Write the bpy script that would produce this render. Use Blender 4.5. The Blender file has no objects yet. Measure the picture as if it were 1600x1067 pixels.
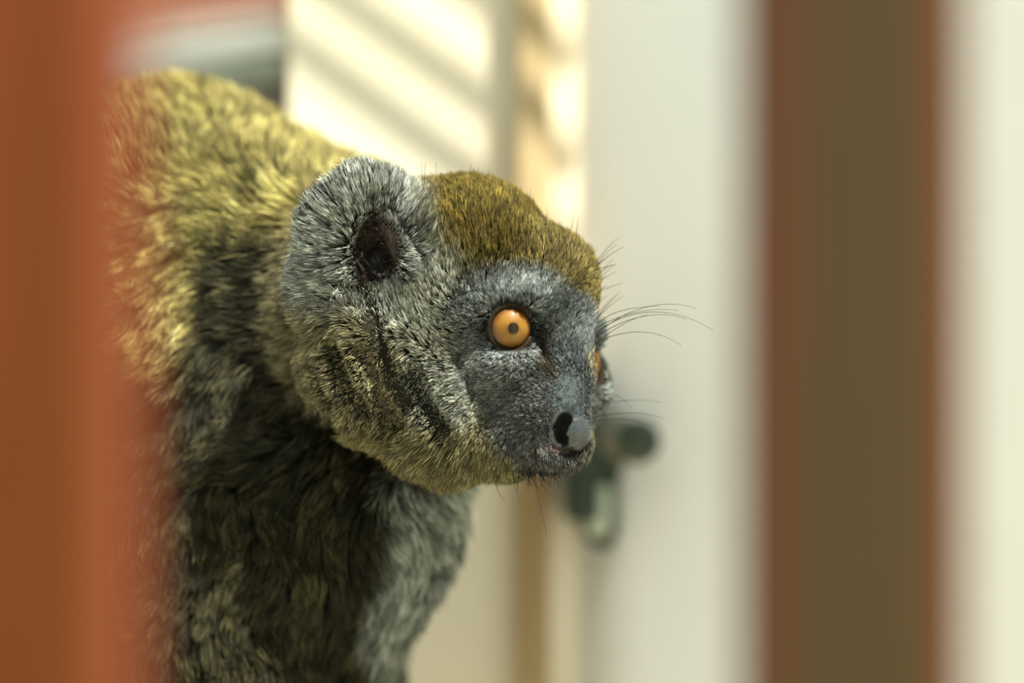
import bpy, math, random
import numpy as np
from mathutils import Vector, Matrix, kdtree

rng = np.random.default_rng(11)
random.seed(11)
scene = bpy.context.scene
C = scene.collection

# ------------------------------------------------------------------ camera, light, exposure
S = 0.0002            # metres per photo pixel at the head (frame is 32 cm wide there)
D = 1.5               # camera to head
Z0 = 0.75             # height of the optical axis above the ground
cam = bpy.data.cameras.new('camera')
cam.sensor_width = 36.0
cam.lens = 36.0 * D / (1600 * S)
cam.clip_start = 0.02
cam.dof.use_dof = True
cam.dof.focus_distance = D - 0.008
cam.dof.aperture_fstop = 2.6
camo = bpy.data.objects.new('camera', cam)
camo.location = (0, -D, Z0)
camo.rotation_euler = (math.pi / 2, 0, 0)
C.objects.link(camo)
scene.camera = camo

world = bpy.data.worlds.new('sky')
scene.world = world
world.use_nodes = True
bg = world.node_tree.nodes['Background']
bg.inputs[0].default_value = (0.88, 1.0, 0.95, 1)
bg.inputs[1].default_value = 0.55

SUN = Vector((-0.32, 0.34, -0.88)).normalized()
sl = bpy.data.lights.new('sun', 'SUN')
sl.energy = 7.0
sl.angle = math.radians(0.6)
sl.color = (1.0, 0.95, 0.84)
slo = bpy.data.objects.new('sun', sl)
slo.rotation_euler = SUN.to_track_quat('-Z', 'Y').to_euler()
slo.location = (-1, -2, 3)
C.objects.link(slo)

vs = scene.view_settings
vs.view_transform = 'Standard'
vs.look = 'None'
vs.gamma = 1.0
vs.use_curve_mapping = False
vs.exposure = 0.62

# ------------------------------------------------------------------ helpers
def px(x, y, depth=0.0):
    """world point seen at photo pixel (x, y), depth metres behind the head"""
    k = (D + depth) / D
    return Vector(((x - 800) * S * k, depth, Z0 + (533.5 - y) * S * k))

def link(name, data, parent=None, loc=None):
    o = bpy.data.objects.new(name, data)
    C.objects.link(o)
    if parent is not None:
        o.parent = parent
    if loc is not None:
        o.location = loc
    return o

def tag(o, label=None, cat=None, group=None, kind=None):
    if label: o['label'] = label
    if cat: o['category'] = cat
    if group: o['group'] = group
    if kind: o['kind'] = kind
    return o

def mat(name, col, rough=0.6, noise=None, scale=20.0, bump=0.0, stretch=(1, 1, 1), spec=0.3, detail=4.0):
    """principled material; noise = list of (position, colour) for a noise ramp"""
    m = bpy.data.materials.new(name)
    m.use_nodes = True
    nt = m.node_tree
    b = nt.nodes['Principled BSDF']
    b.inputs['Base Color'].default_value = (*col, 1)
    b.inputs['Roughness'].default_value = rough
    b.inputs['Specular IOR Level'].default_value = spec
    if noise or bump:
        tc = nt.nodes.new('ShaderNodeTexCoord')
        mp = nt.nodes.new('ShaderNodeMapping')
        mp.inputs['Scale'].default_value = stretch
        nt.links.new(tc.outputs['Object'], mp.inputs['Vector'])
        nz = nt.nodes.new('ShaderNodeTexNoise')
        nz.inputs['Scale'].default_value = scale
        nz.inputs['Detail'].default_value = detail
        nt.links.new(mp.outputs[0], nz.inputs['Vector'])
        if noise:
            r = nt.nodes.new('ShaderNodeValToRGB')
            els = r.color_ramp.elements
            els[0].position, els[0].color = noise[0][0], (*noise[0][1], 1)
            els[1].position, els[1].color = noise[-1][0], (*noise[-1][1], 1)
            for p, c in noise[1:-1]:
                e = els.new(p); e.color = (*c, 1)
            nt.links.new(nz.outputs['Fac'], r.inputs[0])
            nt.links.new(r.outputs[0], b.inputs['Base Color'])
        if bump:
            bp = nt.nodes.new('ShaderNodeBump')
            bp.inputs['Strength'].default_value = bump
            bp.inputs['Distance'].default_value = 0.002
            nt.links.new(nz.outputs['Fac'], bp.inputs['Height'])
            nt.links.new(bp.outputs[0], b.inputs['Normal'])
    return m

def mesh(name, verts, faces, material=None, smooth=False):
    me = bpy.data.meshes.new(name)
    me.from_pydata([tuple(v) for v in verts], [], [tuple(f) for f in faces])
    me.update()
    if material: me.materials.append(material)
    if smooth:
        me.polygons.foreach_set('use_smooth', [True] * len(me.polygons))
    return me

def bevel_box(name, sx, sy, sz, material, r=0.002, seg=3):
    """box centred on the origin with rounded edges along its three axes"""
    import bmesh
    bm = bmesh.new()
    bmesh.ops.create_cube(bm, size=1.0)
    bmesh.ops.scale(bm, vec=(sx, sy, sz), verts=bm.verts)
    bmesh.ops.bevel(bm, geom=list(bm.edges), offset=r, segments=seg, affect='EDGES', profile=0.5)
    me = bpy.data.meshes.new(name)
    bm.to_mesh(me); bm.free()
    me.materials.append(material)
    me.polygons.foreach_set('use_smooth', [True] * len(me.polygons))
    return me

def tube(name, pts, radii, material, seg=16, caps=True):
    pts = [Vector(p) for p in pts]
    V, F = [], []
    n = len(pts)
    prev = None
    for i, p in enumerate(pts):
        t = (pts[min(i + 1, n - 1)] - pts[max(i - 1, 0)]).normalized()
        a = t.orthogonal().normalized() if prev is None else (prev - t * prev.dot(t)).normalized()
        prev = a
        b = t.cross(a)
        for k in range(seg):
            q = 2 * math.pi * k / seg
            V.append(p + (a * math.cos(q) + b * math.sin(q)) * radii[i])
    for i in range(n - 1):
        for k in range(seg):
            k2 = (k + 1) % seg
            F.append((i * seg + k, i * seg + k2, (i + 1) * seg + k2, (i + 1) * seg + k))
    if caps:
        F.append(tuple(range(seg - 1, -1, -1)))
        F.append(tuple((n - 1) * seg + k for k in range(seg)))
    return mesh(name, V, F, material, True)

def quad_wall(name, a, b, z0, z1, thick, material):
    """upright slab between ground points a and b (its front face), thickness away from the camera"""
    a = Vector((a[0], a[1], 0)); b = Vector((b[0], b[1], 0))
    d = (b - a).normalized(); n = Vector((-d.y, d.x, 0))
    if n.y < 0: n = -n
    V = []
    for z in (z0, z1):
        for p in (a, b, b + n * thick, a + n * thick):
            V.append((p.x, p.y, z))
    F = [(0, 1, 5, 4), (1, 2, 6, 5), (2, 3, 7, 6), (3, 0, 4, 7), (4, 5, 6, 7), (3, 2, 1, 0)]
    return mesh(name, V, F, material)

# ------------------------------------------------------------------ the enclosure
WD = 0.19            # cream wall, metres behind the head
M_floor = mat('packed_earth', (0.42, 0.34, 0.22), 0.95, [(0.3, (0.33, 0.29, 0.21)), (0.7, (0.47, 0.42, 0.32))], 9, 0.5)
M_cream = mat('cream_paint', (0.86, 0.8, 0.6), 0.7,
              [(0.25, (0.88, 0.78, 0.52)), (0.5, (0.92, 0.85, 0.65)), (0.75, (0.94, 0.89, 0.72))], 7, 0.05)
M_white = mat('grey_white_paint', (0.8, 0.8, 0.72), 0.6,
              [(0.3, (0.78, 0.80, 0.73)), (0.7, (0.86, 0.87, 0.80))], 6, 0.05)
M_batten = mat('tan_wood', (0.42, 0.31, 0.15), 0.75,
               [(0.3, (0.40, 0.27, 0.12)), (0.7, (0.56, 0.44, 0.24))], 10, 0.2, (4, 4, 0.6))

fl = mesh('floor', [(-2.5, -2.2, 0), (2.5, -2.2, 0), (2.5, 2.2, 0), (-2.5, 2.2, 0)], [(0, 1, 2, 3)], M_floor)
tag(link('floor', fl), 'bare tan earth floor of the enclosure', kind='structure')

xl = px(452, 0, WD).x
xc = px(905, 0, WD).x
wb = tag(link('wall_back', quad_wall('wall_back', (xl, WD), (xc, WD), 0, 0.895, 0.03, M_cream)),
         'sunlit cream painted wall panel behind the lemur', kind='structure')
a45 = math.radians(-38)
xr, yr = xc + 0.75 * math.cos(a45), WD + 0.75 * math.sin(a45)
wr = tag(link('wall_right', quad_wall('wall_right', (xc, WD), (xr, yr), 0, 1.9, 0.03, M_white)),
         'pale grey white wall panel beside the cream one', kind='structure')
bt = bevel_box('trim_1', px(858, 0, WD).x - px(806, 0, WD).x, 0.012, 0.895, M_batten, 0.002)
tag(link('trim_1', bt, None, (px(832, 0, WD).x, WD - 0.006, 0.4475)), 'tan wooden batten on the cream wall', kind='structure')

# slatted wall running away behind the lemur's back
p0 = px(452, 0, 0.225)
p1 = p0 + (px(-250, 0, 0.225 + 0.42) - p0) * 2.6
sw = link('wall_left', quad_wall('wall_left', (p0.x, p0.y + 0.012), (p1.x, p1.y + 0.012), 0, 1.9, 0.02,
          mat('slat_backing', (0.12, 0.1, 0.08), 0.9)))
tag(sw, 'slatted wall of pale, pink and grey boards behind the lemur', kind='structure')
slat_cols = [(0.62, 0.24, 0.12), (0.80, 0.36, 0.25), (0.88, 0.66, 0.56), (0.80, 0.82, 0.76), (0.30, 0.33, 0.26), (0.15, 0.13, 0.10),
             (0.33, 0.31, 0.24), (0.5, 0.47, 0.38), (0.4, 0.36, 0.27), (0.55, 0.52, 0.44)]
slat_edges = [-60, -28, 4, 38, 84, 130, 186, 236, 286, 336, 386]
dirx = (p1 - p0); dirx.z = 0
L = dirx.length; dirx.normalize()
for i, c in enumerate(slat_cols):
    zt = px(452, slat_edges[i], 0.225).z; zb = px(452, slat_edges[i + 1], 0.225).z
    h = zt - zb
    m = mat('slat_paint', c, 0.7, [(0.3, tuple(q * 0.85 for q in c)), (0.7, c)], 30, 0.1, (0.5, 0.5, 3))
    me = bevel_box('slat', L, 0.012, h - 0.0012, m, 0.0012, 2)
    o = link('slat', me, sw, (p0 + dirx * (L / 2)) * 1.0)
    o.location.z = (zt + zb) / 2
    o.rotation_euler = (0, 0, math.atan2(dirx.y, dirx.x) + math.pi)

# cage front: red painted bars close to the lens, added shading board and unseen braces above the view
YB = -0.405
YR = 0.02          # plane of the unseen braces and the added board
def bar_mat(name, stops, edge, half):
    """noise ramp at the centre, redder towards the two edges"""
    m = mat(name, stops[0][1], 0.55, stops, 14, 0.3, (1.4, 1, 0.3), 0.15)
    nt = m.node_tree; b = nt.nodes['Principled BSDF']
    src = b.inputs['Base Color'].links[0].from_socket
    tc = nt.nodes.new('ShaderNodeTexCoord'); sx = nt.nodes.new('ShaderNodeSeparateXYZ')
    nt.links.new(tc.outputs['Object'], sx.inputs[0])
    ab = nt.nodes.new('ShaderNodeMath'); ab.operation = 'ABSOLUTE'; nt.links.new(sx.outputs[0], ab.inputs[0])
    mr = nt.nodes.new('ShaderNodeMapRange'); mr.inputs['From Min'].default_value = half * 0.55; mr.inputs['From Max'].default_value = half * 0.85
    nt.links.new(ab.outputs[0], mr.inputs['Value'])
    mx = nt.nodes.new('ShaderNodeMixRGB'); mx.inputs[2].default_value = (*edge, 1)
    nt.links.new(mr.outputs[0], mx.inputs[0]); nt.links.new(src, mx.inputs[1]); nt.links.new(mx.outputs[0], b.inputs['Base Color'])
    return m
BARS = ((-150, 218, [(0.38, (0.095, 0.0262, 0.0028)), (0.5, (0.12, 0.0275, 0.0055)), (0.62, (0.20, 0.05, 0.020))], (0.20, 0.048, 0.0175),
         'orange red painted cage bar at the left, close to the camera'),
        (1158, 1506, [(0.38, (0.0495, 0.0343, 0.0125)), (0.55, (0.0561, 0.0330, 0.0145)), (0.66, (0.0726, 0.0317, 0.0132))], (0.1056, 0.0330, 0.0092),  # darker than the left bar: its shade is put into the colour
         'brown and red cage bar at the right, close to the camera'))
for (xa, xb, stops, edge, lab) in BARS:
    yb = YB - 0.085 if xa < 0 else YB        # the cage front stands slightly askew
    A, B = px(xa, 0, yb).x, px(xb, 0, yb).x
    m = bar_mat('bar_paint', stops, edge, (B - A) / 2)
    o = link('cage_bar', bevel_box('cage_bar', B - A, 0.03, 1.9, m, 0.006, 4), None, ((A + B) / 2, yb, 0.95))
    tag(o, lab, 'cage bar', 'cage bars in front of the lemur')

# unseen braces and an added board above the view; the sun throws their shadow on the cream wall
def shadow_src(pxx, pyy):
    """point in the unseen brace plane whose sun shadow lies at a photo pixel on the cream wall"""
    w = px(pxx, pyy, WD)
    t = (w.y - YR) / SUN.y
    return w - SUN * t
M_rod = mat('brace_steel', (0.3, 0.12, 0.06), 0.5)
cage = link('shadow_casters', None)
cage.location = (0, YR, 0)
tag(cage, 'unseen red steel braces and an added board that cast the wall shadows', 'shadow caster')
def caster_part(name, me):
    o = link(name, me, cage)
    o.matrix_parent_inverse = Matrix.Translation(-cage.location)
    return o
for (x0, y0, x1, y1) in ((330, -150, 895, 260), (430, 48, 895, 390), (680, -60, 895, 98), (360, 310, 800, 640)):
    a, b = shadow_src(x0, y0), shadow_src(x1, y1)
    caster_part('brace', tube('brace', [a, b], [0.0025, 0.0025], M_rod, 12))
a, b = shadow_src(340, 735), shadow_src(898, 1500)  # board added only to shade the lower cream wall
bb = bevel_box('shade_board', b.x - a.x, 0.012, a.z - b.z, mat('board', (0.4, 0.26, 0.13), 0.8), 0.002)
o = caster_part('shade_board', bb); o.location = ((a.x + b.x) / 2, YR, (a.z + b.z) / 2)

# ------------------------------------------------------------------ dark latch on the pale wall
M_latch = mat('dark_green_metal', (0.035, 0.06, 0.04), 0.5, [(0.3, (0.02, 0.035, 0.022)), (0.7, (0.06, 0.085, 0.055))], 60, 0.2)
M_latch2 = mat('dull_brown_metal', (0.2, 0.19, 0.14), 0.5)
LY = WD
latch = link('wall_latch', None, None, px(930, 700, LY))
tag(latch, 'blurred dark green metal latch on the pale wall beside the muzzle', 'latch')
def lpart(name, me):
    o = link(name, me, latch)
    o.matrix_parent_inverse = Matrix.Translation(-latch.location)
    return o
def lp(x, y, d=0.0):
    return px(x, y, WD - 0.009 - max(0, x - 905) * S * 1.05 + d)
lpart('arm', tube('arm', [lp(905, 668), lp(950, 680), lp(985, 688)], [0.0075, 0.008, 0.0075], M_latch2, 14))
lpart('knob', tube('knob', [lp(975, 686), lp(982, 687), lp(1000, 690), lp(1014, 692), lp(1021, 693)],
                   [0.005, 0.0072, 0.0080, 0.006, 0.002], M_latch, 16))
lpart('bracket', tube('bracket', [lp(950, 680), lp(944, 715), lp(936, 748)], [0.0065, 0.0072, 0.0070], M_latch, 14))
ring = []
ctr = [(918, 740), (913, 780), (914, 822), (928, 842), (948, 850), (957, 830), (961, 785), (958, 742)]
lpart('hasp', tube('hasp', [lp(x, y) for x, y in ctr], [0.0022, .0022, .0024, .0026, .0026, .0020, .0015, .0018], M_latch, 12))
lpart('keeper', bevel_box('keeper', 0.0088, 0.003, 0.018, mat('keeper_metal', (0.6, 0.68, 0.52), 0.5), 0.001)).location = lp(938, 797, -0.004)
lpart('wall_plate', bevel_box('wall_plate', 0.012, 0.03, 0.05, M_latch, 0.002)).location = lp(908, 700, -0.004)

# ------------------------------------------------------------------ lemur body: one surface from blended forms (units: photo pixels)
class Field:
    def __init__(self):
        # finer cells around the head, coarser below and behind
        self.ax = np.concatenate([np.arange(-80, 430, 9.0), np.arange(430, 985, 3.2), np.arange(988, 1040, 9.0)])
        self.ay = np.concatenate([np.arange(40, 250, 9.0), np.arange(250, 800, 3.2), np.arange(803, 1500, 9.0)])
        self.aw = np.concatenate([np.arange(-150, 150, 3.4), np.arange(153, 800, 9.0)])
        self.d = np.full((len(self.ax), len(self.ay), len(self.aw)), 1e3, np.float32)

    def box(self, lo, hi):
        sl = []
        for a, l, h in zip((self.ax, self.ay, self.aw), lo, hi):
            i0 = max(0, np.searchsorted(a, l) - 1); i1 = min(len(a), np.searchsorted(a, h) + 1)
            sl.append(slice(i0, max(i1, i0 + 1)))
        X = self.ax[sl[0]][:, None, None].astype(np.float32)
        Y = self.ay[sl[1]][None, :, None].astype(np.float32)
        W = self.aw[sl[2]][None, None, :].astype(np.float32)
        return tuple(sl), X, Y, W

    def add(self, f, sl, k):
        d = self.d[sl]
        h = np.clip(0.5 + 0.5 * (d - f) / k, 0, 1)
        self.d[sl] = d * (1 - h) + f * h - k * h * (1 - h)

    def cut(self, f, sl, k):
        d = self.d[sl]
        h = np.clip(0.5 - 0.5 * (d + f) / k, 0, 1)
        self.d[sl] = d * (1 - h) - f * h + k * h * (1 - h)

    def _ell(self, c, r, rot=None, m=60):
        R = max(r) + m
        sl, X, Y, W = self.box([q - R for q in c], [q + R for q in c])
        X, Y, W = X - c[0], Y - c[1], W - c[2]
        if rot is not None:
            a, b, cc = rot          # rows: local axes
            X, Y, W = (X * v[0] + Y * v[1] + W * v[2] for v in (a, b, cc))
        k0 = np.sqrt((X / r[0]) ** 2 + (Y / r[1]) ** 2 + (W / r[2]) ** 2)
        k1 = np.sqrt((X / r[0] ** 2) ** 2 + (Y / r[1] ** 2) ** 2 + (W / r[2] ** 2) ** 2) + 1e-9
        return k0 * (k0 - 1.0) / k1, sl

    def ell(self, c, r, k=25, rot=None):
        if np.isscalar(r): r = (r, r, r)
        f, sl = self._ell(c, r, rot)
        self.add(f, sl, k)

    def hole(self, c, r, k=8, rot=None):
        if np.isscalar(r): r = (r, r, r)
        f, sl = self._ell(c, r, rot)
        self.cut(f, sl, k)

    def _cap(self, a, b, ra, rb, m=60):
        R = max(ra, rb) + m
        lo = [min(p, q) - R for p, q in zip(a, b)]; hi = [max(p, q) + R for p, q in zip(a, b)]
        sl, X, Y, W = self.box(lo, hi)
        ab = np.subtract(b, a).astype(np.float32)
        t = ((X - a[0]) * ab[0] + (Y - a[1]) * ab[1] + (W - a[2]) * ab[2]) / float(ab @ ab)
        t = np.clip(t, 0, 1)
        f = np.sqrt((X - a[0] - t * ab[0]) ** 2 + (Y - a[1] - t * ab[1]) ** 2 + (W - a[2] - t * ab[2]) ** 2)
        return f - (ra + (rb - ra) * t), sl

    def cap(self, a, b, ra, rb, k=25):
        f, sl = self._cap(a, b, ra, rb); self.add(f, sl, k)

    def groove(self, pts, r, k=10):
        for a, b in zip(pts[:-1], pts[1:]):
            f, sl = self._cap(a, b, r, r, 30); self.cut(f, sl, k)

    def torus(self, c, axis, R, r, k=4):
        sl, X, Y, W = self.box([q - R - r - 40 for q in c], [q + R + r + 40 for q in c])
        X, Y, W = X - c[0], Y - c[1], W - c[2]
        h = X * axis[0] + Y * axis[1] + W * axis[2]
        q = np.sqrt(np.maximum(X * X + Y * Y + W * W - h * h, 0)) - R
        self.add(np.sqrt(q * q + h * h) - r, sl, k)

    def extract(self):
        """surface nets on the rectilinear grid"""
        d = self.d; s = d < 0
        nx, ny, nz = d.shape
        c = np.zeros((nx - 1, ny - 1, nz - 1), np.uint8)
        for i in (0, 1):
            for j in (0, 1):
                for k in (0, 1):
                    c += s[i:nx - 1 + i, j:ny - 1 + j, k:nz - 1 + k]
        act = (c > 0) & (c < 8)
        I, J, K = np.nonzero(act)
        idx = -np.ones(act.shape, np.int64); idx[I, J, K] = np.arange(len(I))
        P = np.zeros((len(I), 3)); cnt = np.zeros(len(I))
        A = (self.ax, self.ay, self.aw)
        corners = [(i, j, k) for i in (0, 1) for j in (0, 1) for k in (0, 1)]
        for c0 in corners:
            for axis in range(3):
                if c0[axis]: continue
                c1 = list(c0); c1[axis] = 1
                v0 = d[I + c0[0], J + c0[1], K + c0[2]]; v1 = d[I + c1[0], J + c1[1], K + c1[2]]
                m = (v0 < 0) != (v1 < 0)
                t = np.where(m, v0 / (v0 - v1 + 1e-12), 0)
                base = [I, J, K]
                for ax in range(3):
                    q0 = A[ax][base[ax] + c0[ax]]; q1 = A[ax][base[ax] + c1[ax]]
                    P[:, ax] += np.where(m, q0 + t * (q1 - q0), 0)
                cnt += m
        P /= cnt[:, None]
        Q = []
        for axis in range(3):
            o = [a for a in range(3) if a != axis]
            sa = [slice(1, -1)] * 3; sb = [slice(1, -1)] * 3
            sa[axis] = slice(0, -1); sb[axis] = slice(1, None)
            m = s[tuple(sa)] != s[tuple(sb)]
            flip = s[tuple(sa)][m]
            g = list(np.nonzero(m))
            for ax in o: g[ax] = g[ax] + 1
            def at(u, v):
                h = [q.copy() for q in g]; h[o[0]] -= u; h[o[1]] -= v
                return idx[h[0], h[1], h[2]]
            q = np.stack([at(1, 1), at(0, 1), at(0, 0), at(1, 0)], 1)
            if axis == 1: flip = ~flip
            q[flip] = q[flip][:, ::-1]
            Q.append(q)
        Q = np.concatenate(Q)
        return P, Q[(Q >= 0).all(1)]

EYE_N = np.array([794.0, 512.0, -44.0]); EYE_R = 39.0
GAZE_N = np.array([0.2, 0.03, -0.98]); GAZE_N /= np.linalg.norm(GAZE_N)
EYE_F = np.array([903.0, 566.0, 92.0])
GAZE_F = np.array([0.98, 0.08, -0.15]); GAZE_F /= np.linalg.norm(GAZE_F)

F = Field()
BW = 95
# trunk, neck, chest
F.cap((230, 350, 330 + BW), (330, 780, 330 + BW), 205, 215, 60)
F.cap((330, 780, 330 + BW), (300, 1240, 330 + BW), 215, 215, 60)
F.cap((250, 330, 330 + BW), (505, 465, 210 + BW), 190, 196, 60)
F.ell((515, 780, 190 + BW), (185, 220, 170), 60)
F.cap((450, 880, 230 + BW), (340, 1200, 260 + BW), 185, 175, 60)
F.cap((490, 470, 300), (640, 480, 140), 175, 140, 50)
# near arm and hand, thigh and foot, tail, far arm
F.cap((320, 600, 220 + BW), (300, 1000, 200 + BW), 170, 130, 90)
F.cap((300, 1000, 190 + BW), (470, 1250, 70 + BW), 105, 52, 60)
F.cap((470, 1250, 60 + BW), (510, 1345, 60 + BW), 48, 40, 20)
for i, (dx, w) in enumerate(((-42, 30), (-14, 20), (14, 22), (40, 34))):
    F.cap((510 + dx * .6, 1345, 55 + BW), (520 + dx, 1400, w + BW), 20, 18, 10)
    F.cap((520 + dx, 1400, w + BW), (520 + dx, 1448, w + 20 + BW), 18, 15, 8)
F.cap((495, 1330, 60 + BW), (450, 1390, 75 + BW), 20, 16, 10)
F.cap((260, 1260, 300 + BW), (440, 1215, 130 + BW), 150, 90, 50)
F.cap((440, 1215, 130 + BW), (400, 1380, 120 + BW), 85, 46, 30)
F.cap((430, 1390, 120 + BW), (590, 1420, 100 + BW), 38, 26, 20)
F.cap((500, 850, 330 + BW), (500, 1180, 350 + BW), 110, 80, 40)
F.cap((500, 1180, 350 + BW), (600, 1440, 270 + BW), 75, 40, 30)
F.cap((200, 1250, 420 + BW), (60, 1420, 560 + BW), 70, 50, 40)
# skull, cheeks, jaw
F.ell((722, 432, 70), (143, 146, 140), 25)
F.ell((630, 430, 115), (140, 138, 140), 30)
F.ell((848, 452, 45), (82, 86, 95), 30)
F.ell((612, 560, 62), (130, 128, 128), 30)
F.ell((705, 640, 55), (112, 105, 110), 30)
F.ell((800, 672, 30), (72, 68, 85), 25)
F.ell((858, 702, -4), (32, 31, 45), 18)
F.ell((640, 560, 190), (130, 125, 120), 30)
F.ell((835, 632, -8), (62, 62, 66), 25)
F.ell((795, 575, -20), (60, 48, 60), 25)
# muzzle bridge and nose
F.cap((868, 495, 12), (880, 590, -10), 50, 43, 22)
F.cap((880, 590, -10), (887, 660, -24), 42, 34, 16)
F.ell((891, 672, -28), (33, 30, 32), 10)
F.ell((905, 690, -20), (18, 16, 24), 8)
# far side of the face
F.ell((896, 535, 90), (46, 44, 50), 18)
F.ell((894, 606, 135), (60, 72, 60), 25)
F.ell((880, 680, 50), (40, 50, 50), 20)
# brow over the near eye and eye sockets with lids
F.cap((750, 474, -46), (828, 470, -50), 22, 20, 22)
F.hole(EYE_N + GAZE_N * 12, 39, 6)
F.torus(EYE_N + GAZE_N * 20, GAZE_N, 34.6, 4.6, 6)
F.hole(EYE_F + GAZE_F * 12, 39, 6)
F.torus(EYE_F + GAZE_F * 20, GAZE_F, 35.5, 4.6, 5)
def surf_w(x, y):
    """depth of the surface facing the camera at a photo pixel"""
    i = np.argmin(abs(F.ax - x)); j = np.argmin(abs(F.ay - y))
    k = np.nonzero(F.d[i, j] < 0)[0]
    return float(F.aw[k[0]]) if len(k) else 0.0
CANTHUS = [(x, y, surf_w(x, y)) for x, y in ((832, 508), (841, 532), (850, 556), (858, 578))]
F.groove([(x, y, w - 3) for x, y, w in CANTHUS[:3]], 6, 14)
# nostrils, mouth
F.groove([(882, 655, -54), (875, 668, -52), (877, 686, -46)], 11, 3)
F.hole((892, 688, -62), (9, 6, 10), 4)
F.hole((918, 672, -20), (7, 12, 14), 5)
F.groove([(846, 694, -52), (866, 700, -46), (884, 706, -36), (896, 706, -26)], 3.2, 4)
F.ell((880, 716, -20), (13, 9, 16), 4)
# ear: cupped rim on the near side, and its twin
e1 = np.array([0.86, 0.0, 0.5]); e1 /= np.linalg.norm(e1)
e2 = np.array([-0.05, 0.99, 0.1]); e2 -= e1 * (e2 @ e1); e2 /= np.linalg.norm(e2)
e3 = np.cross(e1, e2)
F.ell((574, 366, -2), (104, 96, 38), 14, (e1, e2, e3))
F.ell((535, 450, 25), (75, 70, 60), 25)
F.hole((592, 380, -42), (42, 50, 38), 12, (e1, e2, e3))
F.hole((592, 405, -20), (26, 38, 40), 12)
F.groove([(575, 318, -42), (612, 312, -30), (640, 335, -28), (650, 365, -36)], 7, 8)
F.cap((606, 352, -40), (638, 420, -50), 13, 15, 10)
F.ell((800, 480, 250), (70, 66, 30), 14)
# folds in the cheek ruff
GROOVES = [[(567, 450), (592, 518), (617, 592), (640, 630)], [(568, 552), (587, 602), (620, 660)],
           [(527, 545), (541, 597), (574, 642)], [(645, 584), (668, 622), (698, 668)], [(500, 574), (516, 620), (552, 680)]]
G3 = [[(x, y, surf_w(x, y)) for x, y in g] for g in GROOVES]
for g, r in zip(G3, (11, 18, 15, 13, 11)):
    F.groove([(x, y, w - 2) for x, y, w in g], r, 12)

P, Q = F.extract()
# light smoothing of the net
for _ in range(2):
    acc = np.zeros_like(P); n = np.zeros(len(P))
    for a in range(4):
        b = (a + 1) % 4
        np.add.at(acc, Q[:, a], P[Q[:, b]]); np.add.at(n, Q[:, a], 1)
        np.add.at(acc, Q[:, b], P[Q[:, a]]); np.add.at(n, Q[:, b], 1)
    P = P * 0.5 + 0.5 * acc / np.maximum(n, 1)[:, None]

def to_world(p):
    p = np.asarray(p, float)
    return np.stack([(p[..., 0] - 800) * S, p[..., 2] * S, Z0 + (533.5 - p[..., 1]) * S], -1)

# vertex normals in photo-pixel space, outward
e = P[Q[:, 2]] - P[Q[:, 0]]; f = P[Q[:, 3]] - P[Q[:, 1]]
fn = np.cross(e, f)
VN = np.zeros_like(P)
for a in range(4): np.add.at(VN, Q[:, a], fn)
VN /= np.linalg.norm(VN, axis=1)[:, None] + 1e-9
# orientation test: point near the camera side should face -w
j = np.argmin(P[:, 2])
if VN[j, 2] > 0:
    VN = -VN; 
Wv = to_world(P)
# face order so that world normals point out
wn = np.cross(Wv[Q[:, 2]] - Wv[Q[:, 0]], Wv[Q[:, 3]] - Wv[Q[:, 1]])
nw = np.stack([VN[:, 0], VN[:, 2], -VN[:, 1]], 1)
if (wn * nw[Q[:, 0]]).sum(1).mean() < 0:
    Q = Q[:, ::-1]

def seg_dist(p, pts):
    best = np.full(len(p), 1e9)
    for a, b in zip(pts[:-1], pts[1:]):
        a = np.array(a, float); b = np.array(b, float); ab = b - a
        t = np.clip(((p - a) @ ab) / (ab @ ab), 0, 1)
        best = np.minimum(best, np.linalg.norm(p - a - t[:, None] * ab, axis=1))
    return best
def blob(p, c, r, soft=0.35):
    """1 inside the ellipsoid, falling to 0 over the soft margin"""
    q = np.linalg.norm((p - np.array(c)) / np.array(r, float), axis=1)
    return np.clip((1 + soft - q) / soft, 0, 1)

# skin colours at the vertices
def skin_colour(p):
    col = np.tile(np.array([0.02, 0.019, 0.012]), (len(p), 1))
    def mixc(w, c): col[:] = col * (1 - w[:, None]) + np.array(c) * w[:, None]
    mixc(blob(p, (850, 620, -10), (75, 85, 90)), (0.06, 0.064, 0.06))
    mixc(blob(p, (882, 600, -30), (34, 75, 60)), (0.075, 0.092, 0.096))
    mixc(blob(p, (800, 566, -60), (50, 22, 45)), (0.11, 0.12, 0.118))
    mixc(blob(p, (895, 665, -35), (28, 30, 40)), (0.034, 0.043, 0.047))
    for E, G in ((EYE_N, GAZE_N), (EYE_F, GAZE_F)):
        r = np.linalg.norm(p - E - G * 20, axis=1)
        mixc(np.clip((42 - r) / 5, 0, 1), (0.022, 0.016, 0.009))
    mixc(np.clip(1 - seg_dist(p, CANTHUS) / 28, 0, 1) ** 0.5, (0.05, 0.040, 0.026))
    mixc(np.clip(1.6 - 1.6 * seg_dist(p, [(882, 655, -50), (875, 668, -47), (877, 686, -41)]) / 17, 0, 1), (0.008, 0.009, 0.007))
    mixc(np.clip(1 - seg_dist(p, [(850, 696, -52), (866, 700, -46), (884, 706, -36), (896, 708, -26)]) / 8, 0, 1), (0.07, 0.035, 0.028))
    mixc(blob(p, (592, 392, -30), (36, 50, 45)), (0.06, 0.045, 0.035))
    return col
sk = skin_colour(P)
gloss = np.clip(blob(P, (895, 668, -35), (30, 34, 50)) + 0.9 * blob(P, (886, 605, -40), (20, 36, 40), .8) +
                0.5 * blob(P, (790, 564, -60), (34, 14, 45)), 0, 1)
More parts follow.
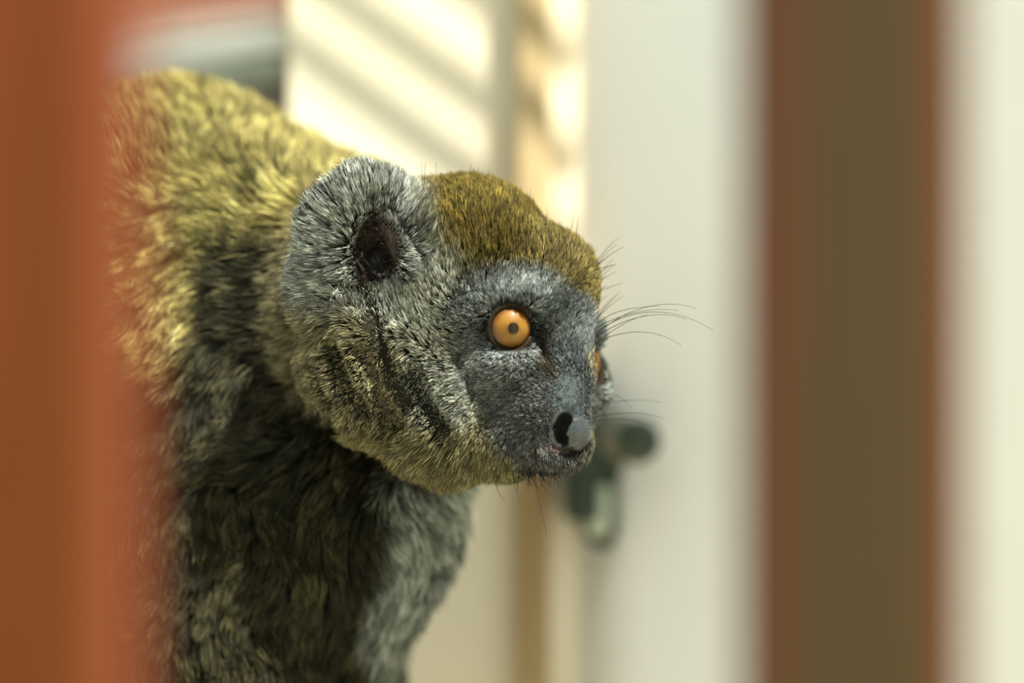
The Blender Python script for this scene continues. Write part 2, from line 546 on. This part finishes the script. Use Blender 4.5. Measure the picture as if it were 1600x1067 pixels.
gloss *= np.clip((seg_dist(P, [(882, 655, -50), (875, 668, -47), (877, 686, -41)]) - 12) / 6, 0, 1) * np.clip((seg_dist(P, CANTHUS) - 16) / 8, 0, 1)

me = bpy.data.meshes.new('lemur')
me.from_pydata(Wv.tolist(), [], Q.tolist())
me.polygons.foreach_set('use_smooth', np.ones(len(me.polygons), bool))
ca = me.color_attributes.new('skin', 'FLOAT_COLOR', 'POINT')
ca.data.foreach_set('color', np.concatenate([sk, gloss[:, None]], 1).astype(np.float32).ravel())
me.update()
M_skin = bpy.data.materials.new('lemur_skin'); M_skin.use_nodes = True
nt = M_skin.node_tree; b = nt.nodes['Principled BSDF']
at = nt.nodes.new('ShaderNodeAttribute'); at.attribute_name = 'skin'
nz = nt.nodes.new('ShaderNodeTexNoise'); nz.inputs['Scale'].default_value = 900; nz.inputs['Detail'].default_value = 3
tc = nt.nodes.new('ShaderNodeTexCoord'); nt.links.new(tc.outputs['Object'], nz.inputs['Vector'])
mx = nt.nodes.new('ShaderNodeMixRGB'); mx.blend_type = 'OVERLAY'; mx.inputs[0].default_value = 0.5
nt.links.new(at.outputs['Color'], mx.inputs[1]); nt.links.new(nz.outputs['Fac'], mx.inputs[2])
nt.links.new(mx.outputs[0], b.inputs['Base Color'])
mr = nt.nodes.new('ShaderNodeMapRange'); mr.inputs['To Min'].default_value = 0.75; mr.inputs['To Max'].default_value = 0.24
nt.links.new(at.outputs['Alpha'], mr.inputs['Value']); nt.links.new(mr.outputs[0], b.inputs['Roughness'])
m2 = nt.nodes.new('ShaderNodeMapRange'); m2.inputs['To Min'].default_value = 0.08; m2.inputs['To Max'].default_value = 0.8
nt.links.new(at.outputs['Alpha'], m2.inputs['Value']); nt.links.new(m2.outputs[0], b.inputs['Specular IOR Level'])
bp = nt.nodes.new('ShaderNodeBump'); bp.inputs['Strength'].default_value = 0.35; bp.inputs['Distance'].default_value = 0.0006
nt.links.new(nz.outputs['Fac'], bp.inputs['Height']); nt.links.new(bp.outputs[0], b.inputs['Normal'])
me.materials.append(M_skin)
body = link('lemur', me)
tag(body, 'olive and silver grey lemur with orange eye looking to the right', 'lemur')

# ------------------------------------------------------------------ eyes
def dome(name, centre, axis, R, half, material, rings=14, seg=40, lift=0.0):
    """spherical cap of half-angle `half` around axis"""
    axis = np.array([axis[0], axis[2], -axis[1]]); axis /= np.linalg.norm(axis)
    c = to_world(np.array(centre)); A = Vector(axis); U = A.orthogonal().normalized(); Wd = A.cross(U)
    V = [tuple(Vector(c) + A * (R + lift) * S)]; Fc = []
    for i in range(1, rings + 1):
        t = half * i / rings
        for k in range(seg):
            q = 2 * math.pi * k / seg
            V.append(tuple(Vector(c) + (A * math.cos(t) + (U * math.cos(q) + Wd * math.sin(q)) * math.sin(t)) * (R + lift) * S))
    for k in range(seg): Fc.append((0, 1 + k, 1 + (k + 1) % seg))
    for i in range(rings - 1):
        for k in range(seg):
            k2 = (k + 1) % seg
            Fc.append((1 + i * seg + k, 1 + (i + 1) * seg + k, 1 + (i + 1) * seg + k2, 1 + i * seg + k2))
    me_ = mesh(name, V, Fc, material, True)
    ra = me_.attributes.new('radial', 'FLOAT', 'POINT')
    ra.data.foreach_set('value', [0.0] + [i / rings for i in range(1, rings + 1) for k in range(seg)])
    return me_
M_scl = mat('dark_sclera', (0.03, 0.018, 0.01), 0.25, spec=0.5)
M_pup = mat('pupil', (0.018, 0.01, 0.002), 0.5, spec=0.1)
M_iris = mat('orange_iris', (0.5, 0.24, 0.04), 0.5,
             [(0.3, (0.18, 0.080, 0.002)), (0.55, (0.24, 0.116, 0.004)), (0.75, (0.28, 0.145, 0.014))], 260, 0.0)
def radial_iris(m, stops):
    nt = m.node_tree; b = nt.nodes['Principled BSDF']
    src = b.inputs['Base Color'].links[0].from_socket
    at = nt.nodes.new('ShaderNodeAttribute'); at.attribute_name = 'radial'
    r = nt.nodes.new('ShaderNodeValToRGB'); els = r.color_ramp.elements
    els[0].position, els[0].color = stops[0][0], (*stops[0][1], 1)
    els[1].position, els[1].color = stops[-1][0], (*stops[-1][1], 1)
    for p, c in stops[1:-1]:
        e = els.new(p); e.color = (*c, 1)
    mx = nt.nodes.new('ShaderNodeMixRGB'); mx.blend_type = 'MULTIPLY'; mx.inputs[0].default_value = 1
    nt.links.new(at.outputs['Fac'], r.inputs[0]); nt.links.new(src, mx.inputs[1]); nt.links.new(r.outputs[0], mx.inputs[2])
    nt.links.new(mx.outputs[0], b.inputs['Base Color'])
radial_iris(M_iris, [(0.2, (0.75, 0.62, 0.4)), (0.4, (1, 1, 1)), (0.72, (0.95, 0.85, 0.8)), (0.88, (0.6, 0.45, 0.4)), (1.0, (0.12, 0.08, 0.06))])
M_cor = bpy.data.materials.new('cornea'); M_cor.use_nodes = True
nt = M_cor.node_tree; nt.nodes.clear()
out = nt.nodes.new('ShaderNodeOutputMaterial'); tr = nt.nodes.new('ShaderNodeBsdfTransparent')
gl = nt.nodes.new('ShaderNodeBsdfGlossy'); gl.inputs['Roughness'].default_value = 0.035
ms = nt.nodes.new('ShaderNodeMixShader'); ms.inputs[0].default_value = 0.026
nt.links.new(tr.outputs[0], ms.inputs[1]); nt.links.new(gl.outputs[0], ms.inputs[2])
nt.links.new(ms.outputs[0], out.inputs[0])
for E, G in ((EYE_N, GAZE_N), (EYE_F, GAZE_F)):
    eye = link('eye', dome('eye', E, G, EYE_R - 2, math.pi * 0.98, M_scl, 24), body)
    link('iris', dome('iris', E, G, EYE_R - 2, 0.96, M_iris, 14, 48, 0.5), eye)['label'] = 'orange iris'
    link('pupil', dome('pupil', E, G + np.array([0.02, 0, 0]), EYE_R - 2, 0.235, M_pup, 5, 32, 0.9), eye)
    link('cornea', dome('cornea', E, G, EYE_R - 2, 1.25, M_cor, 18, 48, 2.5), eye)

# ------------------------------------------------------------------ fur
# flow of the coat: landmark (x, y, w) -> direction (right, down, away)
FLOW = [
    ((890, 600, -40), (-.5, -.8, .3)), ((880, 500, -40), (.35, -.9, .2)), ((800, 445, -70), (.0, -1, .2)), ((740, 500, -75), (-.45, -.85, .1)),
    ((735, 440, -75), (-.25, -.95, .1)), ((860, 400, -30), (.15, -1, .3)), ((740, 320, -20), (-.05, -.9, .5)), ((920, 440, 10), (.5, -.8, .4)),
    ((835, 620, -70), (-.9, .1, .1)), ((790, 590, -75), (-.9, .25, .1)), ((720, 590, -75), (-.85, .45, .0)), ((700, 520, -75), (-.6, -.5, .0)),
    ((660, 450, -60), (-.15, -1, .0)), ((600, 480, -60), (-.2, -.9, .0)), ((600, 560, -65), (-.5, .6, .0)), ((650, 640, -55), (-.6, .75, .0)),
    ((540, 560, -40), (-.8, .35, .1)), ((480, 600, 30), (-.9, .4, .2)), ((560, 690, 10), (-.55, .8, .1)), ((700, 740, 20), (-.35, .9, .1)),
    ((790, 730, -10), (-.2, 1, .0)), ((855, 735, -20), (.1, 1, .0)), ((690, 380, -60), (-.15, -1, .1)),
    ((480, 450, 100), (-.9, .2, .2)), ((400, 420, 200), (-.95, .15, .2)), ((430, 280, 230), (-.3, -.6, .6)), ((300, 200, 310), (-.4, -.5, .6)),
    ((250, 430, 240), (-.8, .3, .2)), ((330, 560, 170), (-.6, .7, .1)), ((300, 900, 150), (-.15, 1, .0)), ((540, 850, 150), (.0, 1, .0)),
    ((700, 830, 230), (.3, .95, .0)), ((640, 980, 260), (.1, 1, .0)), ((400, 1200, 190), (.1, 1, .0)), ((150, 700, 360), (-.3, .9, .3)),
    ((300, 300, 610), (-.3, .6, .6)), ((720, 430, 210), (-.6, -.3, .6)), ((905, 610, 140), (-.3, .4, .8)),
]
FP = np.array([a for a, _ in FLOW], float); FD = np.array([b for _, b in FLOW], float)
FD /= np.linalg.norm(FD, axis=1)[:, None]
EARC = np.array([590., 388., -25.])
def flow(p):
    out = np.zeros_like(p)
    for s0 in range(0, len(p), 20000):
        q = p[s0:s0 + 20000]
        d2 = ((q[:, None, :] - FP[None]) ** 2).sum(2)
        w = 1.0 / (d2 + 25.0 ** 2) ** 2
        out[s0:s0 + 20000] = (w[:, :, None] * FD[None]).sum(1) / w.sum(1)[:, None]
    b_ = (1 - head_mask(p))[:, None] * 0.3 + 0.12
    out += b_ * np.stack([np.sin(p[:, 1] / 31 + 1.3 * np.sin(p[:, 0] / 47)), np.sin(p[:, 0] / 37 + 1.1 * np.sin(p[:, 1] / 53)), np.sin((p[:, 0] + p[:, 1]) / 43)], 1)
    # the ear's hair radiates from its opening
    r = p - EARC; rd = np.linalg.norm(r, axis=1)
    we = np.clip((150 - rd) / 45, 0, 1) * (p[:, 2] < 70) * np.clip((455 - p[:, 1]) / 40, 0, 1) * np.clip((690 - p[:, 0]) / 30, 0, 1)
    rad = r / (rd[:, None] + 1e-6) + np.array([-0.1, -0.25, 0.0])
    out = out * (1 - we[:, None]) + rad * we[:, None]
    # around the near eye the hair sweeps outward from the lid
    r = p - EYE_N; rd = np.linalg.norm(r, axis=1)
    we = np.clip((85 - rd) / 30, 0, 1) * 0.75
    rad = r / (rd[:, None] + 1e-6) + np.array([-0.15, -0.2, 0.0])
    out = out * (1 - we[:, None]) + rad * we[:, None]
    return out

tri = np.concatenate([Q[:, [0, 1, 2]], Q[:, [0, 2, 3]]])
ta = 0.5 * np.linalg.norm(np.cross(P[tri[:, 1]] - P[tri[:, 0]], P[tri[:, 2]] - P[tri[:, 0]]), axis=1)
tc_ = P[tri].mean(1); tn = VN[tri].mean(1)

def head_mask(p):
    return np.clip(np.maximum.reduce([blob(p, (690, 480, 60), (255, 240, 230), .12), blob(p, (800, 640, 20), (150, 130, 150), .15)]), 0, 1)

def bare(p):
    """0 where no hair grows"""
    k = np.ones(len(p))
    for E, G in ((EYE_N, GAZE_N), (EYE_F, GAZE_F)):
        k *= np.clip((np.linalg.norm(p - E - G * 18, axis=1) - 38) / 5, 0, 1)
    k *= np.clip((seg_dist(p, CANTHUS[:3]) - 8) / 8, 0, 1)
    k *= 1 - blob(p, (897, 676, -35), (26, 27, 48), .6)
    k *= np.clip((seg_dist(p, [(880, 656, -60), (875, 668, -58), (877, 690, -52)]) - 14) / 6, 0, 1)
    k *= np.clip((seg_dist(p, [(850, 696, -52), (866, 700, -46), (884, 706, -36), (896, 708, -26)]) - 3) / 4, 0, 1)
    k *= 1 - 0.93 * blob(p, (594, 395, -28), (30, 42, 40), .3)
    k *= 1 - 0.8 * blob(p, (888, 620, -35), (24, 42, 55), .9)
    k *= 1 - 0.7 * blob(p, (886, 608, -45), (12, 16, 30), .8)
    k *= np.clip((np.min([seg_dist(p, g) for g in G3], axis=0) - 8) / 10, 0.03, 1)
    k *= (p[:, 1] < 1330)
    return k

def length(p):
    L = np.full(len(p), 62.0)
    h = head_mask(p); L = L * (1 - h) + 27.0 * h
    def setl(w, v):
        nonlocal L
        L = L * (1 - w) + v * w
    setl(blob(p, (740, 330, 20), (150, 80, 140), .4), 31)
    setl(blob(p, (470, 590, 60), (80, 130, 100), .4), 40)
    setl(blob(p, (620, 710, 40), (140, 50, 120), .4), 40)
    setl(blob(p, (620, 580, -40), (70, 90, 70), .4), 24)
    setl(blob(p, (530, 360, 0), (70, 90, 80), .4), 36)
    setl(blob(p, (640, 330, -20), (60, 50, 80), .4), 28)
    setl(blob(p, (800, 490, -50), (95, 75, 80), .4), 15)
    setl(blob(p, (880, 480, -10), (70, 60, 90), .3), 16)
    setl(blob(p, (850, 625, -10), (95, 85, 100), .5), 11)
    setl(blob(p, (885, 640, -30), (40, 60, 60), .3), 5)
    setl(blob(p, (855, 722, -10), (50, 26, 60), .3), 16)
    setl(blob(p, (905, 600, 110), (70, 80, 60), .3), 13)
    setl(blob(p, (592, 390, -30), (50, 62, 45), .25), 14)
    L *= np.clip((np.min([seg_dist(p, g) for g in G3], axis=0) - 4) / 30, 0.3, 1)
    return L

def colours(p):
    """tip, middle and root colour of the hair growing at p"""
    n = len(p)
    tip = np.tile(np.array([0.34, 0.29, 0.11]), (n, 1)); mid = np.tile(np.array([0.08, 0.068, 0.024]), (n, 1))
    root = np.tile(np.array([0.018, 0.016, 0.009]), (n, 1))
    def setc(w, t, m, r=None):
        w = w[:, None]
        tip[:] = tip * (1 - w) + np.array(t) * w
        mid[:] = mid * (1 - w) + np.array(m) * w
        if r is not None: root[:] = root * (1 - w) + np.array(r) * w
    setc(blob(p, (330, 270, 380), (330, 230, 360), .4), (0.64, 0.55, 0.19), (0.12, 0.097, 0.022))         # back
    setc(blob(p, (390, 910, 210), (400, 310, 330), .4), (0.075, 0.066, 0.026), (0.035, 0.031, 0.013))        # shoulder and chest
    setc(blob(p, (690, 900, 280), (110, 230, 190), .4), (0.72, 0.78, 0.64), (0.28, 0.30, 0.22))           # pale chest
    setc(blob(p, (425, 550, 170), (120, 150, 220), .4), (0.085, 0.078, 0.04), (0.03, 0.027, 0.015))       # side of the neck, the head's shadow put into the coat colour
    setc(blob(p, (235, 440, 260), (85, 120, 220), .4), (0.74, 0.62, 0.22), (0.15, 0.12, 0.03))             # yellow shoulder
    h = head_mask(p)
    setc(h, (0.36, 0.322, 0.175), (0.085, 0.075, 0.036), (0.015, 0.0135, 0.008))
    setc(blob(p, (620, 730, 60), (210, 70, 170), .4) * h, (0.31, 0.275, 0.125), (0.095, 0.083, 0.037))            # ruff under the jaw
    setc(blob(p, (655, 462, -30), (72, 58, 110), .5), (0.74, 0.79, 0.64), (0.12, 0.13, 0.09))             # silver temple
    setc(blob(p, (700, 590, -50), (58, 58, 80), .5), (0.50, 0.52, 0.41), (0.09, 0.093, 0.064))             # silver cheek
    setc(blob(p, (560, 360, -10), (120, 115, 110), .3), (0.50, 0.54, 0.46), (0.19, 0.20, 0.165), (0.04, 0.042, 0.034))   # ear
    setc(blob(p, (800, 330, 40), (115, 95, 190), .55), (0.22, 0.163, 0.028), (0.075, 0.055, 0.009), (0.022, 0.017, 0.005))  # golden crown
    setc(blob(p, (895, 428, 40), (75, 84, 140), .3), (0.23, 0.18, 0.05), (0.09, 0.068, 0.02), (0.022, 0.018, 0.008))
    setc(blob(p, (800, 490, -60), (85, 62, 60), .3), (0.34, 0.38, 0.355), (0.13, 0.145, 0.135), (0.03, 0.034, 0.032))     # pale ring round the eye
    setc(blob(p, (878, 518, -20), (48, 48, 80), .35), (0.25, 0.285, 0.275), (0.095, 0.108, 0.105), (0.03, 0.034, 0.034))   # between the eyes
    setc(blob(p, (795, 564, -60), (34, 9, 45), 1.2), (0.27, 0.30, 0.285), (0.15, 0.165, 0.155))                              # pale lower lid
    setc(blob(p, (785, 592, -60), (52, 26, 60), .5), (0.24, 0.255, 0.225), (0.10, 0.105, 0.092))                         # under the eye
    setc(blob(p, (908, 560, 70), (42, 55, 62), .4), (0.22, 0.25, 0.23), (0.10, 0.113, 0.105))                             # far side of the nose
    setc(blob(p, (850, 642, -20), (80, 74, 90), .3), (0.16, 0.167, 0.155), (0.09, 0.094, 0.087), (0.045, 0.046, 0.043))     # muzzle
    setc(blob(p, (905, 610, 110), (70, 80, 60), .3), (0.30, 0.34, 0.30), (0.14, 0.16, 0.14))
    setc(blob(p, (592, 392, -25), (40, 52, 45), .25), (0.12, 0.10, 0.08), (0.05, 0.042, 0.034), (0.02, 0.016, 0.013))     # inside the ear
    setc(blob(p, (886, 600, -35), (26, 55, 60), .4), (0.20, 0.235, 0.245), (0.12, 0.14, 0.147), (0.06, 0.07, 0.073))      # bridge of the nose
    setc(blob(p, (866, 712, 15), (48, 28, 80), .4), (0.17, 0.17, 0.15), (0.08, 0.08, 0.07))                              # chin
    setc(np.clip(1.5 - seg_dist(p, CANTHUS) / 15, 0, 1), (0.10, 0.085, 0.06), (0.06, 0.05, 0.035), (0.03, 0.025, 0.018))  # dark streak at the inner corner of the eye
    return tip * 0.8, mid * 0.72, root * 0.7

def scatter(weight, count):
    w = ta * weight
    t = rng.choice(len(tri), count, p=w / w.sum())
    a, b = rng.random(count), rng.random(count)
    sw_ = a + b > 1
    a[sw_], b[sw_] = 1 - a[sw_], 1 - b[sw_]
    c = 1 - a - b
    T = tri[t]
    p = P[T[:, 0]] * c[:, None] + P[T[:, 1]] * a[:, None] + P[T[:, 2]] * b[:, None]
    n = VN[T[:, 0]] * c[:, None] + VN[T[:, 1]] * a[:, None] + VN[T[:, 2]] * b[:, None]
    return p, n / (np.linalg.norm(n, axis=1)[:, None] + 1e-9)

def unit(v): return v / (np.linalg.norm(v, axis=1)[:, None] + 1e-9)

def fur_curves(name, pts, cols, rad, material, parent, kind='stuff'):
    """pts (n, k, 3) in photo pixels, cols (n, k, 3), rad (n, k) in pixels"""
    n, k = pts.shape[:2]
    hc = bpy.data.hair_curves.new(name)
    hc.add_curves([k] * n)
    hc.position_data.foreach_set('vector', to_world(pts).astype(np.float32).ravel())
    ra = hc.attributes.get('radius') or hc.attributes.new('radius', 'FLOAT', 'POINT')
    ra.data.foreach_set('value', (rad * S).astype(np.float32).ravel())
    ca = hc.attributes.new('hair_colour', 'FLOAT_COLOR', 'POINT')
    ca.data.foreach_set('color', np.concatenate([cols, np.ones((n, k, 1))], 2).astype(np.float32).ravel())
    hc.materials.append(material)
    o = link(name, hc, parent)
    if kind: o['kind'] = kind
    return o

M_fur = bpy.data.materials.new('fur'); M_fur.use_nodes = True
nt = M_fur.node_tree; nt.nodes.clear()
out = nt.nodes.new('ShaderNodeOutputMaterial'); at = nt.nodes.new('ShaderNodeAttribute'); at.attribute_name = 'hair_colour'
df = nt.nodes.new('ShaderNodeBsdfDiffuse'); hr = nt.nodes.new('ShaderNodeBsdfHair')
hr.component = 'Reflection'; hr.inputs['RoughnessU'].default_value = 0.35; hr.inputs['RoughnessV'].default_value = 0.6
tn_ = nt.nodes.new('ShaderNodeMixRGB'); tn_.inputs[0].default_value = 0.12; tn_.inputs[2].default_value = (0.7, 0.78, 0.74, 1)
nt.links.new(at.outputs['Color'], tn_.inputs[1]); nt.links.new(tn_.outputs[0], hr.inputs['Color'])
ms = nt.nodes.new('ShaderNodeMixShader'); ms.inputs[0].default_value = 0.12
nt.links.new(at.outputs['Color'], df.inputs['Color'])
nt.links.new(df.outputs[0], ms.inputs[1]); nt.links.new(hr.outputs[0], ms.inputs[2]); nt.links.new(ms.outputs[0], out.inputs[0])

def grow(name, weight, count, n_clump, clump, thick, K=5, lift=0.75, stray=0.16, tone=(0.5, 1.0, 1.5)):
    cp, cn = scatter(weight, n_clump)
    p, n = scatter(weight, count)
    keep = rng.random(len(p)) < bare(p)
    p, n = p[keep], n[keep]
    tree = kdtree.KDTree(len(cp))
    for i, c in enumerate(cp): tree.insert(c, i)
    tree.balance()
    ci = np.fromiter((tree.find(q)[1] for q in p), int, len(p))
    cL = length(cp) * rng.uniform(0.75, 1.2, len(cp))
    cf = flow(cp) + rng.normal(0, 0.22, cp.shape)
    ct = unit(cf - cn * (cf * cn).sum(1)[:, None])
    cl = lift * rng.uniform(0.7, 1.35, len(cp))
    cdir = unit(cn * cl[:, None] + ct)
    ctip = cp + cdir * cL[:, None]
    L = length(p) * rng.uniform(0.7, 1.15, len(p)) * np.where(rng.random(len(p)) < 0.03, 1.4, 1.0)
    f = flow(p) + rng.normal(0, stray, p.shape)
    t_ = unit(f - n * (f * n).sum(1)[:, None])
    d0 = unit(n * lift * 1.4 + t_); d1 = unit(n * lift * 0.6 + t_)
    tt = np.linspace(0, 1, K)
    pts = np.zeros((len(p), K, 3))
    own_tip = p + d0 * (L * 0.5)[:, None] + d1 * (L * 0.5)[:, None]
    spread = rng.normal(0, 1.0, p.shape) * (L * 0.06)[:, None]
    tipc = ctip[ci] + (p - cp[ci]) * 0.35 + spread
    near = np.linalg.norm(p - cp[ci], axis=1)
    cw = clump * np.clip(1.4 - near / (0.9 * L + 1), 0, 1) * rng.uniform(0.5, 1.0, len(p))
    for i, s in enumerate(tt):
        q = p + d0 * (L * min(s, .5))[:, None] + d1 * (L * max(s - .5, 0))[:, None]
        pts[:, i] = q + (tipc - own_tip) * (cw * s ** 1.4)[:, None]
    pts[:, 0] -= n * 1.5
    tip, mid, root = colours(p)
    cvar = (rng.uniform(tone[0], tone[1], len(cp)) * np.where(rng.random(len(cp)) < 0.3, tone[2], 1.0))[ci]
    g = (cvar * rng.uniform(0.75, 1.25, len(p)))[:, None]
    cols = np.zeros((len(p), K, 3))
    bright = np.where(rng.random(len(p)) < 0.36, rng.uniform(1.3, 2.1, len(p)), rng.uniform(0.35, 0.8, len(p)))
    tip = tip * bright[:, None]
    for i, s in enumerate(tt):
        a = np.clip(s / 0.5, 0, 1); bq = np.clip((s - 0.45) / 0.4, 0, 1)
        cols[:, i] = (root * (1 - a) + mid * a) * (1 - bq) + tip * bq
    cols *= g[:, None, :]
    th = thick * (0.8 + 0.4 * rng.random(len(p)))
    prof = np.array([1.0, 1.0, 0.95, 0.7, 0.15]) if K == 5 else np.linspace(1, 0.15, K)
    return fur_curves(name, pts, np.clip(cols, 0, 0.95), th[:, None] * prof[None], M_fur, body)

hm = head_mask(tc_)
facing = np.where(tn[:, 2] < 0.35, 1.0, 0.3)
face = blob(tc_, (840, 590, -30), (110, 150, 110), .3)
above = (tc_[:, 1] < 1120) * 1.0 + (tc_[:, 1] >= 1120) * 0.2
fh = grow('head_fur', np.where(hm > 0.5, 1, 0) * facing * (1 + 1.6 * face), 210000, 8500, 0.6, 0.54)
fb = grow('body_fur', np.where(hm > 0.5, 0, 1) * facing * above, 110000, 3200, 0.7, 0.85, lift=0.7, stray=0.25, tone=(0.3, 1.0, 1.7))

# ------------------------------------------------------------------ whiskers
def whisk(rows, thick, col):
    pts = []
    for (a, b, c, d) in rows:
        a, b, c, d = (np.array(q, float) for q in (a, b, c, d))
        pts.append([a * (1 - t) ** 3 + 3 * b * t * (1 - t) ** 2 + 3 * c * t * t * (1 - t) + d * t ** 3 for t in np.linspace(0, 1, 12)])
    pts = np.array(pts)
    prof = np.linspace(1, 0.35, 12)
    return pts, np.tile(np.array(col), (*pts.shape[:2], 1)), np.tile(thick * prof, (len(pts), 1))
rows = [
    ((928, 528, 0), (960, 490, -10), (1030, 462, -20), (1086, 482, -30)),
    ((930, 520, 2), (975, 486, -8), (1040, 470, -20), (1113, 516, -32)),
    ((926, 532, 0), (965, 498, -10), (1030, 480, -25), (1072, 500, -30)),
    ((932, 512, 5), (970, 490, -5), (1020, 478, -12), (1060, 486, -20)),
    ((930, 536, 0), (960, 520, -10), (1015, 505, -20), (1064, 540, -30)),
    ((934, 506, 5), (955, 484, 0), (990, 480, -8), (1030, 478, -12)),
    ((925, 540, 0), (950, 520, -8), (985, 496, -14), (1012, 492, -20)),
    ((905, 632, 70), (935, 612, 60), (965, 606, 50), (990, 640, 45)),
    ((905, 640, 70), (950, 630, 60), (990, 620, 50), (1036, 629, 45)),
    ((905, 658, 60), (940, 650, 50), (990, 636, 45), (1038, 655, 40)),
    ((905, 664, 60), (945, 655, 50), (985, 648, 45), (1020, 668, 40)),
    ((812, 742, -30), (806, 760, -40), (808, 776, -45), (815, 790, -48)),
    ((836, 738, -30), (838, 770, -40), (848, 800, -45), (854, 838, -48)),
    ((842, 740, -30), (846, 760, -40), (860, 775, -45), (872, 780, -48)),
    ((860, 732, -30), (870, 742, -40), (880, 748, -45), (900, 748, -48)),
    ((866, 726, -30), (876, 736, -40), (888, 740, -45), (912, 732, -48)),
    ((780, 742, -30), (772, 756, -40), (778, 770, -45), (790, 782, -48)),
]
for i in range(34):      # short brow and crown guard hairs
    if i < 16:
        x0, y0 = 925 + rng.uniform(-5, 8), rng.uniform(400, 510); dx, dy = rng.uniform(15, 45), rng.uniform(-45, -10)
    else:
        x0 = rng.uniform(640, 900); y0 = 300 + max(0, (x0 - 740)) * 0.5; dx, dy = rng.uniform(-4, 10), rng.uniform(-50, -28)
    w0 = rng.uniform(0, 60)
    rows.append(((x0, y0, w0), (x0 + dx * .4, y0 + dy * .5, w0), (x0 + dx * .7, y0 + dy * .8, w0), (x0 + dx, y0 + dy, w0)))
for i in range(46):      # chin bristles
    x0, y0 = rng.uniform(800, 876), rng.uniform(722, 738); dx, dy = rng.uniform(-8, 22), rng.uniform(14, 34)
    rows.append(((x0, y0, -25), (x0 + dx * .3, y0 + dy * .4, -32), (x0 + dx * .6, y0 + dy * .7, -36), (x0 + dx, y0 + dy, -38)))
wp, wc, wr_ = whisk(rows, 0.6, (0.03, 0.026, 0.02))
fur_curves('whiskers', wp, wc, wr_, M_fur, body)

# ------------------------------------------------------------------ perch under the lemur (below the view)
M_log = mat('bark', (0.2, 0.14, 0.08), 0.9, [(0.3, (0.12, 0.08, 0.045)), (0.7, (0.3, 0.21, 0.12))], 40, 0.8, (0.3, 1, 1))
zl = Z0 + (533.5 - 1548) * S
perch = link('perch', None, None, (-0.06, 0.046, 0))
tag(perch, 'rough wooden log perch the lemur sits on', 'perch')
n = 40
pts = [(-0.36 + 0.72 * i / n, 0.004 * math.sin(i * .7), zl + 0.003 * math.sin(i * 1.1)) for i in range(n + 1)]
link('log', tube('log', pts, [0.018 + 0.0012 * math.sin(i * 2.1) for i in range(n + 1)], M_log, 20), perch)
for sx in (-0.31, 0.31):
    link('post', tube('post', [(sx, 0, 0), (sx, 0, zl / 2), (sx, 0, zl)], [0.016, 0.015, 0.014], M_log, 14), perch)
